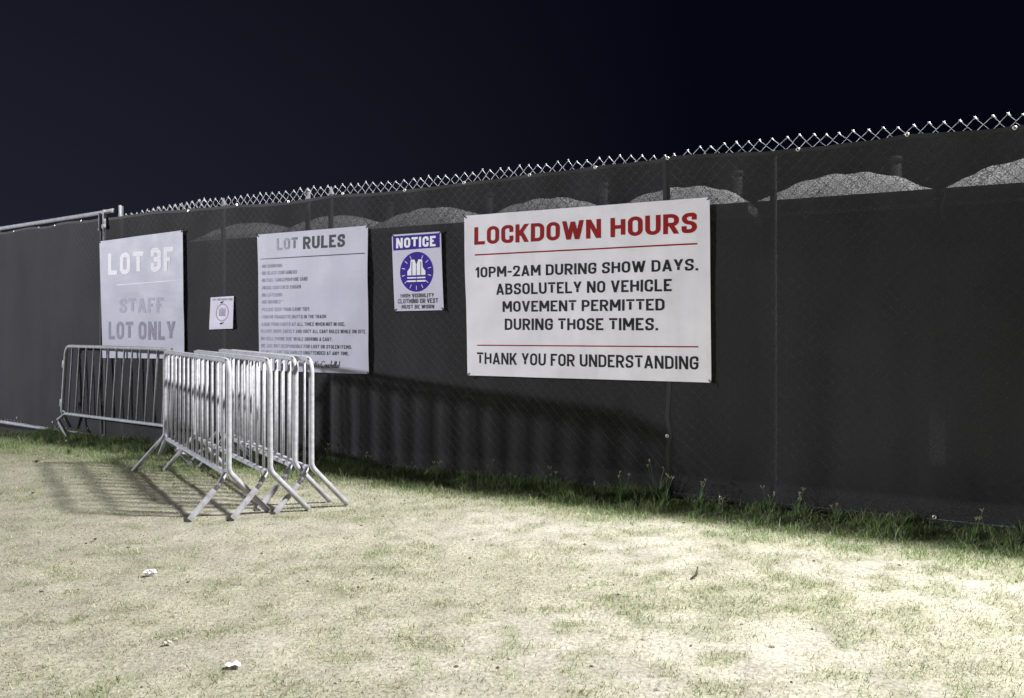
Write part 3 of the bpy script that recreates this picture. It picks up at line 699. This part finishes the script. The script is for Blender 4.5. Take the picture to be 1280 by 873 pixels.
# ------------------------------------------------------------------ crowd barricades
BL, BH = 2.1, 1.065
def mottled_steel():
    n = M_GALV.node_tree; b = n.nodes['Principled BSDF']; src = b.inputs['Base Color'].links[0].from_socket
    tc = n.nodes.new('ShaderNodeTexCoord'); t = n.nodes.new('ShaderNodeTexNoise'); t.inputs['Scale'].default_value = 7; t.inputs['Detail'].default_value = 8; t.inputs['Roughness'].default_value = .7
    n.links.new(tc.outputs['Object'], t.inputs['Vector']); m_ = n.nodes.new('ShaderNodeMapRange'); m_.inputs['From Min'].default_value = .60; m_.inputs['From Max'].default_value = .72; m_.inputs['To Max'].default_value = .75
    n.links.new(t.outputs[0], m_.inputs[0]); x = n.nodes.new('ShaderNodeMix'); x.data_type = 'RGBA'; n.links.new(m_.outputs[0], x.inputs[0]); n.links.new(src, x.inputs[6]); x.inputs[7].default_value = (.17, .15, .14, 1); n.links.new(x.outputs[2], b.inputs['Base Color'])
mottled_steel()
def make_barricade(mir=1, fb=0.262, swivel=None):
    root = empty('crowd_barricade')
    h = BL/2; zl = 0.285; fo = 0.235
    mb = MB()
    path = bend([(h, mir*fb, 0.012), (h, 0, zl+0.02), (h, 0, BH-0.018), (-h, 0, BH-0.018), (-h, 0, zl+0.02), (-h, -mir*fb, 0.012 if fb > .2 else .12)], [0, .09, .10, .10, .09, 0], 6)
    mb.tube(path, 0.0185, 14); mb.build('tube_frame', M_GALV, root, True)
    mb = MB()
    path = bend([(h-0.035, -mir*0.062, zl-0.075), (h-0.085, 0, zl+0.0), (-h+0.085, 0, zl+0.0), (-h+0.035, mir*0.062, zl-0.075)], [0, .05, .05, 0], 5)
    mb.tube(path, 0.0175, 12); 
    for s in (1, -1): mb.tube([(s*(h-0.11), 0, zl+0.004), (s*(h-0.005), 0, zl+0.03)], 0.009, 8)
    mb.build('lower_rail', M_GALV, root, True)
    nb = 13
    for k in range(nb):
        x = -h+0.14+(BL-0.28)*k/(nb-1); mb = MB(); mb.tube([(x, 0, zl), (x, 0, BH-0.02)], 0.0095, 8)
        mb.build('baluster', M_GALV, root, True)
    for s in (1, -1):
        a = Vector((s*(h-0.037), -s*mir*0.058, zl-0.070)); b = Vector((s*(h-0.03), -s*mir*fo*1.02, 0.014))
        if swivel and s < 0: b = Vector(swivel)
        d = (b-a).normalized()
        mb = MB(); mb.tube([a-d*0.01, a+d*0.045], 0.0155, 8); so = mb.build('foot_socket', M_SOCK, root)
        mb = MB(); mb.tube([a+d*0.035, a+d*0.05, b-d*0.015, b], [0.019, 0.0205, 0.0205, 0.0195], 8); fo_ = mb.build('foot', M_GALV, root)
    # hook plates on one end, loops on the other
    for z in (0.42, 0.86):
        mb = MB(); mb.box((-h-0.062, -0.004, z-0.022), (-h-0.012, 0.004, z+0.022)); mb.box((-h-0.062, -0.004, z-0.06), (-h-0.046, 0.004, z-0.0225)); mb.build('hook', M_GALV, root)
    # weld scars
    for s in (1, -1): mb = MB(); mb.tube([(s*(h-0.038), -0.012, BH-0.012), (s*(h-0.02), -0.012, BH-0.018)], 0.006, 6); mb.build('weld', M_SOCK, root)
    return root
def copy_thing(src):
    c = src.copy(); COL.objects.link(c)
    for ch in src.children:
        k = ch.copy(); COL.objects.link(k); k.parent = c
    return c
ang = math.atan2(-0.822, 0.569)
proto = make_barricade()
GRPB = 'steel crowd barricades by the fence'
def place(o, near, a, label, tx=0.0):
    d = Vector((math.cos(a), math.sin(a))); o.location = (near[0]-d.x*BL/2, near[1]-d.y*BL/2, 0.0); o.rotation_euler = (tx, 0, a)
    tag(o, label, 'barricade', GRPB)
place(proto, (-1.885, 5.165), ang, 'leftmost of the four parallel steel barricades standing side by side', 0.0)
b2 = copy_thing(proto); place(b2, (-1.62, 5.205), ang+0.005, 'second from left of the four parallel steel barricades, a gap beside the first', 0.005)
b3 = copy_thing(proto); place(b3, (-1.530, 5.46), ang-0.005, 'third from left of the parallel steel barricades, mostly hidden behind the second', -0.005)
b4 = copy_thing(proto); place(b4, (-1.385, 5.36), ang, 'rightmost of the four parallel steel barricades, its near foot on the grass', 0.0)
b5 = make_barricade(-1, 0.10, (-BL/2+0.25, -0.035, 0.014)); e0 = np.array([-5.12, 8.80]); ed = np.array([1.719, -1.15]); ed /= np.hypot(*ed)
place(b5, tuple(e0+ed*BL), math.atan2(ed[1], ed[0]), 'lone steel barricade leaning along the fence under the LOT 3F banner', -0.06)

# ------------------------------------------------------------------ row of portable toilets beyond the screen, backs to the fence
def make_toilet():
    W, D, he = 0.64, 0.60, 2.15
    root = empty('portable_toilet')
    mb = MB(); mb.box((-W+.04, -D+.04, .12), (W-.04, D-.04, he-.012))
    mb.build('body', M_TBODY, root)
    for k in range(5):      # moulded ribs on the back wall
        x = -0.44+0.22*k; mb = MB(); mb.box((x-.03, -D+.022, .25), (x+.03, -D+.038, he-.12)); mb.build('rib', M_TBODY, root)
    mb = MB(); mb.box((-W+.10, D-.038, .16), (W-.10, D-.012, he-.10)); dr = mb.build('door', M_TDOOR, root)
    mb = MB(); mb.box((-W+.16, D-.010, 1.0), (-W+.20, D+.02, 1.16)); mb.build('handle', M_GALVD, dr)
    mb = MB(); mb.box((-W, -D, .0), (W, D, .045)); mb.box((-W+.05, -D+.02, .047), (-W+.16, D-.02, .118)); mb.box((W-.16, -D+.02, .047), (W-.05, D-.02, .118)); mb.build('skid_base', M_TDOOR, root)
    mb = MB(); mb.box((-W, -D, he-.012), (W, D, he+.012)); mb.build('eave_trim', M_HEML, root)
    mb = MB(); mb.box((-W+.012, -D+.012, he+.014), (W-.012, D-.012, he+.115)); mb.build('vent_band', M_VENT, root)
    nx_, ny_ = 20, 12; mb = MB(); vs = []
    def hz(a, b):
        return he+.117+0.235*max(0, 1-abs(a)**2.4)**0.95*max(0, 1-abs(b)**3.0)**0.7+(0.012 if (abs(b) < .9 and int((a+1)*5) % 2 == 0) else 0)
    for q in range(ny_+1):
        for p in range(nx_+1):
            a, b = -1+2*p/nx_, -1+2*q/ny_; vs.append((a*(W-.005), b*(D-.005), hz(a, b)))
    mb.add(vs, [(q*(nx_+1)+p, q*(nx_+1)+p+1, (q+1)*(nx_+1)+p+1, (q+1)*(nx_+1)+p) for q in range(ny_) for p in range(nx_)])
    mb.build('roof', M_TROOF, root, True)
    mb = MB(); mb.tube([(.36, .34, he+.1), (.36, .34, he+.52)], .045, 12); mb.tube([(.36, .34, he+.52), (.36, .34, he+.56)], [.06, .05], 12); mb.build('vent_pipe', M_PIPE, root, True)
    return root
M_VENT = mat('grey_vent_plastic', (0.15, 0.155, 0.17), 0.7, 0, (40, 0.6, 1.3))
M_PIPE = mat('dull_pipe_plastic', (0.045, 0.047, 0.055), 0.7)
M_TBODY = mat('dark_moulded_plastic', (0.020, 0.022, 0.026), 0.6, 0, (6, 0.8, 1.2))
M_TDOOR = mat('grey_moulded_plastic', (0.09, 0.095, 0.10), 0.55, 0, (6, 0.8, 1.2))
proto_t = make_toilet()
TL_ = {2: 'portable toilet cut off by the right edge, domed roof seen through the black screen', 1: 'portable toilet behind the screen just right of the fence post, domed pale roof',
 0: 'portable toilet between the fence post and the big banner, its roof seen through the screen', -1: 'portable toilet whose pale roof shows behind the top right corner of the big banner',
 -2: 'portable toilet mostly hidden behind the left half of the big banner', -3: 'portable toilet whose roof shows faintly above the NOTICE sign', -4: 'portable toilet whose roof shows faintly above the LOT RULES banner',
 -5: 'portable toilet dimly seen above the small paper notice'}
TL_ = {2: TL_[2], 0: 'portable toilet behind the screen with its whole domed roof showing right of the big banner', -1: TL_[-1], -2: TL_[-2], -3: TL_[-3], -4: TL_[-4], -5: TL_[-5]}
TL_[1] = TL_.pop(2)
def copy_deep(src, parent=None):
    c = src.copy(); COL.objects.link(c)
    if parent is not None: c.parent = parent
    for ch in src.children: copy_deep(ch, c)
    return c
for k in sorted(TL_):
    t_ = proto_t if k == 0 else copy_deep(proto_t)
    t_.location = fw(0.489+0.643+1.336*k, -(0.94+0.60), 0.022); t_.rotation_euler = (0, 0, FROT)
    tag(t_, TL_[k], 'toilet', 'portable toilets in a row beyond the fence')

# ------------------------------------------------------------------ grass
def blades(name, x, y, hgt, wid, col, lean=0.5, kind='stuff', flat=None):
    n = len(x); a = RNG.random(n)*2*np.pi; la = RNG.random(n)*2*np.pi; ln = lean*(0.3+RNG.random(n))*hgt
    z0 = ground_h(x, y)-0.003
    dx, dy = np.cos(a)*wid/2, np.sin(a)*wid/2; lx, ly = np.cos(la)*ln, np.sin(la)*ln
    hz = hgt if flat is None else hgt*flat
    v = np.empty((n, 5, 3))
    v[:,0] = np.stack([x-dx, y-dy, z0], -1); v[:,1] = np.stack([x+dx, y+dy, z0], -1)
    v[:,2] = np.stack([x+dx*.75+lx*.4, y+dy*.75+ly*.4, z0+hz*.6], -1); v[:,3] = np.stack([x-dx*.75+lx*.4, y-dy*.75+ly*.4, z0+hz*.6], -1)
    v[:,4] = np.stack([x+lx*1.15, y+ly*1.15, z0+hz*(1-0.15*lean)], -1)
    base = np.arange(n)[:,None]*5
    loops = np.concatenate([base+np.array([0,1,2,3]), base+np.array([3,2,4])], 1).ravel()
    me = bpy.data.meshes.new(name); me.vertices.add(n*5); me.vertices.foreach_set('co', v.ravel())
    me.loops.add(len(loops)); me.loops.foreach_set('vertex_index', loops.astype(np.int32))
    st = (np.arange(n)[:,None]*7+np.array([0,4])).ravel()
    me.polygons.add(2*n); me.polygons.foreach_set('loop_start', st.astype(np.int32)); me.update(calc_edges=True)
    ca = me.color_attributes.new('tint', 'FLOAT_COLOR', 'POINT')
    cc = np.repeat(np.concatenate([col, np.ones((n, 1))], 1)[:,None,:], 5, 1); ca.data.foreach_set('color', cc.ravel())
    me.materials.append(M_BLADE); o = bpy.data.objects.new(name, me); COL.objects.link(o); return o
M_BLADE = bpy.data.materials.new('grass_blade'); M_BLADE.use_nodes = True; n = M_BLADE.node_tree; b = n.nodes['Principled BSDF']
at = n.nodes.new('ShaderNodeVertexColor'); at.layer_name = 'tint'; n.links.new(at.outputs[0], b.inputs['Base Color'])
b.inputs['Roughness'].default_value = 0.65; b.inputs['Specular IOR Level'].default_value = 0.3
tl = n.nodes.new('ShaderNodeBsdfTranslucent'); n.links.new(at.outputs[0], tl.inputs[0])
ms = n.nodes.new('ShaderNodeMixShader'); ms.inputs[0].default_value = 0.25; n.links.new(b.outputs[0], ms.inputs[1]); n.links.new(tl.outputs[0], ms.inputs[2])
n.links.new(ms.outputs[0], n.nodes['Material Output'].inputs[0])
def palette(k, n, jit=0.22):
    c = np.array({'dry': (0.345, 0.33, 0.245), 'straw': (0.50, 0.47, 0.36), 'pale': (0.25, 0.30, 0.14), 'green': (0.13, 0.22, 0.065), 'deep': (0.045, 0.095, 0.028), 'brown': (0.17, 0.12, 0.07)}[k])
    return c[None]*(1+jit*(RNG.random((n, 1))*2-1))*(1+0.1*(RNG.random((n, 3))*2-1))
def sow(N_, zone):
    # candidates over the visible wedge
    y = 1.6+(9.8-1.6)*RNG.random(N_)**0.8; x = (RNG.random(N_)*2-1)*(0.75*y+0.5)
    ok = (perp(x, y) > 0.03); return x[ok], y[ok]
# 1. mown lawn
x, y = sow(420000, 0); g = greenness(x, y); br = bareness(x, y)
keep = RNG.random(len(x)) < (0.10+0.62*(1-br)*(0.55+0.45*fbm(x*11, y*11, 2)*1.6)+0.3*g); x, y, g, br = x[keep], y[keep], g[keep], br[keep]
n_ = len(x); r = RNG.random(n_)
col = np.where((r < 0.10+0.75*g)[:,None], palette('pale', n_), palette('dry', n_))
col = np.where((r < 0.55*g*g)[:,None], palette('green', n_), col)
col = np.where((r > 0.80)[:,None], palette('straw', n_), col); col = np.where((r > 0.975)[:,None], palette('brown', n_), col)
hg = (0.010+0.018*RNG.random(n_))*(0.7+0.9*g); o = blades('lawn_grass', x, y, hg, 0.0022+0.0016*RNG.random(n_), col, 0.95); tag(o, 'patchy mown grass, half dry, covering the sandy ground', 'grass', kind='stuff')
# 2. loose dead clippings lying flat
x, y = sow(60000, 0); kk = RNG.random(len(x)) < 0.8; x, y = x[kk], y[kk]; n_ = len(x); r = RNG.random(n_)
col = np.where((r < .55)[:,None], palette('straw', n_), palette('dry', n_)); col = np.where((r > .90)[:,None], palette('brown', n_), col)
o = blades('grass_clippings', x, y, 0.014+0.028*RNG.random(n_), 0.0025+0.002*RNG.random(n_), col, 1.3, flat=0.16); tag(o, 'dead straw clippings strewn over the lawn', 'clippings', kind='stuff')
# 3. longer uncut grass along the fence
n0 = 170000; s = -7.5+12.5*RNG.random(n0); wd = np.where(s < -2.6, 1.0, 0.78); p = 0.02+wd*RNG.random(n0)**1.5
x = P0[0]+T[0]*s+N[0]*p; y = P0[1]+T[1]*s+N[1]*p; dn = fbm(s*2.3, p*3+4, 3); clump = fbm(s*9+4, p*9+1, 2)
keep = RNG.random(n0) < np.clip((1.1-p/wd)*(0.35+1.6*(dn-0.3)), 0.05, 1); x, y, p, dn, wd, clump = [q[keep] for q in (x, y, p, dn, wd, clump)]
n_ = len(x); r = RNG.random(n_); hg = (0.028+0.062*RNG.random(n_)**1.6)*(1.25-0.75*p/wd)*(0.15+2.6*clump**2)
col = np.where((r < .5)[:,None], palette('green', n_), palette('pale', n_)); col = np.where((r < .18)[:,None], palette('deep', n_), col); col = np.where((r > .90)[:,None], palette('dry', n_), col)
o = blades('fence_line_grass', x, y, hg, 0.0028+0.002*RNG.random(n_), col, 0.6); tag(o, 'longer green grass left uncut along the foot of the fence', 'grass', kind='stuff')

# weeds one can tell apart
M_WEED = mat('weed_green', (0.075, 0.14, 0.04), 0.6, 0, (30, .7, 1.4)); M_SEED = mat('weed_seed_head', (0.36, 0.33, 0.20), 0.8)
def weed(px, p_off, hgt, label, nb=16, seeds=3, spread=0.5, seed=0):
    rnd = random.Random(seed+int(px)); s = f_s(px); loc = fw(s, p_off, 0)
    root = empty('weed_plant', loc); tag(root, label, 'weed', 'weeds along the foot of the fence')
    hgt *= 0.8; nb = int(nb*1.5); mb = MB()
    for i in range(nb):
        a = rnd.uniform(0, 6.28); l = hgt*rnd.uniform(.35, 1); sp = spread*rnd.uniform(.4, 1.2)*l; w0 = 0.0035+0.002*rnd.random()
        ca_, sa_ = math.cos(a), math.sin(a); r0 = rnd.uniform(0, .03); bx, by = r0*ca_, r0*sa_
        P = [(bx+ca_*sp*t**1.5, by+sa_*sp*t**1.5, l*(t-0.25*t*t*spread)) for t in (0,.3,.6,.85,1)]
        for (q0, q1, w1, w2) in zip(P[:-1], P[1:], (1,.95,.75,.45), (.95,.75,.45,.05)):
            mb.add([(q0[0]-sa_*w0*w1,q0[1]+ca_*w0*w1,q0[2]),(q0[0]+sa_*w0*w1,q0[1]-ca_*w0*w1,q0[2]),(q1[0]+sa_*w0*w2,q1[1]-ca_*w0*w2,q1[2]),(q1[0]-sa_*w0*w2,q1[1]+ca_*w0*w2,q1[2])], [(0,1,2,3)])
    mb.build('leaves', M_WEED, root)
    for i in range(seeds):
        a = rnd.uniform(0, 6.28); l = hgt*rnd.uniform(.95, 1.5); dx, dy = math.cos(a)*l*.25, math.sin(a)*l*.25
        mb = MB(); mb.tube([(0,0,0),(dx*.4,dy*.4,l*.55),(dx,dy,l)], 0.0013, 4); st = mb.build('stalk', M_WEED, root)
        mb = MB()
        for j in range(3):
            t = rnd.uniform(0, 6.28); mb.tube([(dx,dy,l-.004),(dx+math.cos(t)*.014,dy+math.sin(t)*.014,l+.016)], [0.001,0.0026], 4)
        mb.build('seed_head', M_SEED, root)
for args in [(418, .10, .16, 'seeding weed stalks at the fence foot just right of the barricades', 10, 4), (470, .12, .15, 'thin weed under the right edge of the LOT RULES banner', 8, 3), (560, .16, .14, 'weed at the fence foot below the NOTICE sign', 14, 3),
             (618, .10, .15, 'weed at the fence foot below the left edge of the big banner', 10, 2), (655, .20, .11, 'low weed below the letter K of the big banner', 16, 2), (703, .16, .17, 'branching weed below the middle of the big banner', 16, 3),
             (760, .22, .12, 'low weed left of the bushy tuft near the screen seam', 14, 2), (792, .24, .19, 'bushy bright green tuft left of the screen seam', 60, 3), (826, .10, .30, 'tall arching weed with long blades at the foot of the screen seam', 22, 3),
             (842, .22, .20, 'leafy weed just right of the screen seam', 26, 3), (880, .16, .17, 'weed below the right edge of the big banner', 18, 3), (966, .14, .17, 'upright weed right of the big banner against the screen', 12, 4),
             (1000, .12, .16, 'thin weed between the two upright weeds on the right', 12, 3), (1045, .13, .12, 'low weed at the fence foot below the domed toilet roof', 16, 2), (1215, .22, .15, 'rightmost weed at the fence foot', 20, 3),
             (300, .55, .10, 'short weed seen between the barricade feet', 16, 1), (170, .75, .11, 'short weed under the lone barricade', 20, 1)]:
    weed(*args)

# ------------------------------------------------------------------ litter
def gpt(px, py):
    Zd = CAM_H*F/(py-HY); return (px-CX)/F*Zd, Zd
def crumple(name, px, py, r, sq, material, label, cat, seed, strength=0.45):
    x, y = gpt(px, py); import bmesh
    bm = bmesh.new(); bmesh.ops.create_icosphere(bm, subdivisions=3, radius=r); rnd = random.Random(seed)
    offs = [Vector((rnd.uniform(-1,1), rnd.uniform(-1,1), rnd.uniform(-1,1))).normalized() for _ in range(16)]
    for v in bm.verts:
        d = v.co.normalized(); k = 1-strength*max(abs(d.dot(q))**6*rnd.uniform(.9, 1.1) for q in offs)-strength*0.5*rnd.random()
        v.co = Vector((v.co.x*k*sq[0], v.co.y*k*sq[1], v.co.z*k*sq[2]))
    me = bpy.data.meshes.new(name); bm.to_mesh(me); bm.free(); me.materials.append(material)
    o = bpy.data.objects.new(name, me); COL.objects.link(o); o.location = (x, y, r*sq[2]*0.6+0.01); o.rotation_euler = (0, 0, rnd.random()*3)
    return tag(o, label, cat)
M_DARK = mat('dark_clod', (0.06, 0.045, 0.03), 0.9, 0, (60, .6, 1.5))
M_STONE = mat('pebble_stone', (0.30, 0.27, 0.22), 0.85, 0, (50, .6, 1.4))
t1 = crumple('crumpled_tissue', 187, 721, 0.046, (1.15, .7, .72), M_PAPER, 'crumpled white tissue lying on the dry grass, left front', 'tissue', 3, 0.6); t1.rotation_euler.z = 0.1; t1.location.z -= 0.006
def scrap(px, py, w_, d_, label, a=0.2, material=M_PAPER):
    x, y = gpt(px, py); mb = MB(); n1 = 8; rnd = random.Random(int(px)); vs = []
    for j in range(n1+1):
        for i in range(n1+1):
            u, v = i/n1-.5, j/n1-.5; vs.append((u*w_*(1-0.3*v), v*d_*(1+0.5*u), 0.006+0.008*abs(math.sin(u*5+1))+0.003*rnd.random()))
    top = len(vs); vs2 = [(a_, b_, c_-0.0015) for a_, b_, c_ in vs]
    mb.add(vs+vs2, [(j*(n1+1)+i, j*(n1+1)+i+1, (j+1)*(n1+1)+i+1, (j+1)*(n1+1)+i) for j in range(n1) for i in range(n1)]+[(top+(j+1)*(n1+1)+i, top+(j+1)*(n1+1)+i+1, top+j*(n1+1)+i+1, top+j*(n1+1)+i) for j in range(n1) for i in range(n1)])
    o = mb.build('paper_scrap', material, smooth=False); o.location = (x, y, float(ground_h(np.array(x), np.array(y)))+0.003); o.rotation_euler = (0, 0, a); return tag(o, label, 'litter')
scrap(292, 835, 0.050, 0.034, 'pale torn paper scrap at the front edge of the lawn')
scrap(210, 806, 0.028, 0.02, 'tiny dirty paper scrap between the tissue and the torn paper', 0.5, M_PAPER2)
for px, py, r, lab in ((46,579,.028,'dark clod on the lit grass at far left'), (41,619,.02,'small dark clod nearer than the other one at far left'), (119,677,.016,'dark pebble sized clod left of the barricade shadows'), (866,583,.0,'')):
    if r: crumple('dirt_clod', px, py, r, (1.3, .9, .5), M_DARK, lab, 'clod', int(px))
x, y = gpt(870, 724); mb = MB(); mb.tube([(-.03,-.02,.008),(0,0,.02),(.012,.012,.06)], [0.005,.006,.003], 7); o = mb.build('twig', M_DARK, smooth=True); o.location = (x, y, 0); tag(o, 'short dark twig sticking up from the pale sand', 'twig')
# tiny stones and dead leaf bits, beyond counting
mb = MB()
for i in range(900):
    y = 1.8+6.5*random.random()**.8; x = random.uniform(-1, 1)*(0.72*y+.3)
    if perp(x, y) < 0.3: continue
    r = random.choice((.003, .004, .006, .009)); z = float(ground_h(np.array(x), np.array(y))); a = random.random()*3
    mi = 0 if random.random() < .5 else 1
    c_, s_ = math.cos(a)*r, math.sin(a)*r
    mb.add([(x+c_*1.5,y+s_*1.5,z+r*.3),(x-s_,y+c_,z+r*.2),(x-c_*1.3,y-s_*1.3,z+r*.3),(x+s_,y-c_,z+r*.3),(x,y,z+r)], [(0,1,4),(1,2,4),(2,3,4),(3,0,4)], mi)
o = mb.build('pebbles', [M_STONE, M_DARK]); tag(o, 'tiny stones and dead leaf bits scattered on the lawn', 'pebbles', kind='stuff')

# ------------------------------------------------------------------ the two light towers (outside the frame)
M_LAMP = bpy.data.materials.new('lamp_glass'); M_LAMP.use_nodes = True; b = M_LAMP.node_tree.nodes['Principled BSDF']
b.inputs['Emission Color'].default_value = (1, .97, .92, 1); b.inputs['Emission Strength'].default_value = 3.0
for (tx, ty, tz), aim, lab in ((TOW_R, (-1, 0), 'tall floodlight mast standing behind the right end of the fence'), (TOW_L, (1, 0), 'distant floodlight mast at the far left end of the lot')):
    root = empty('light_tower', (tx-aim[0]*0.6, ty, 0)); tag(root, lab, 'light tower', 'floodlight masts')
    mb = MB(); mb.tube([(0,0,0),(0,0,tz+0.3)], [0.08, 0.05], 12); mb.build('mast', M_GALVD, root, True)
    mb = MB(); mb.box((-.7,-.35,.02),(.7,.35,.5)); mb.build('base', M_GALVD, root)
    mb = MB(); mb.box((-.05,-.5,tz+.12),(.05,.5,tz+.2)); mb.build('cross_arm', M_GALVD, root)
    for sy in (-.35, .35):
        mb = MB(); mb.box((aim[0]*.1-.12, sy-.2, tz+.2), (aim[0]*.1+.12, sy+.2, tz+.5)); hd = mb.build('lamp_head', M_SOCK, root)
        mb = MB(); xg = aim[0]*.1+aim[0]*.123; mb.box((xg-.002, sy-.17, tz+.23), (xg+.002, sy+.17, tz+.47)); mb.build('lamp_glass', M_LAMP, hd)
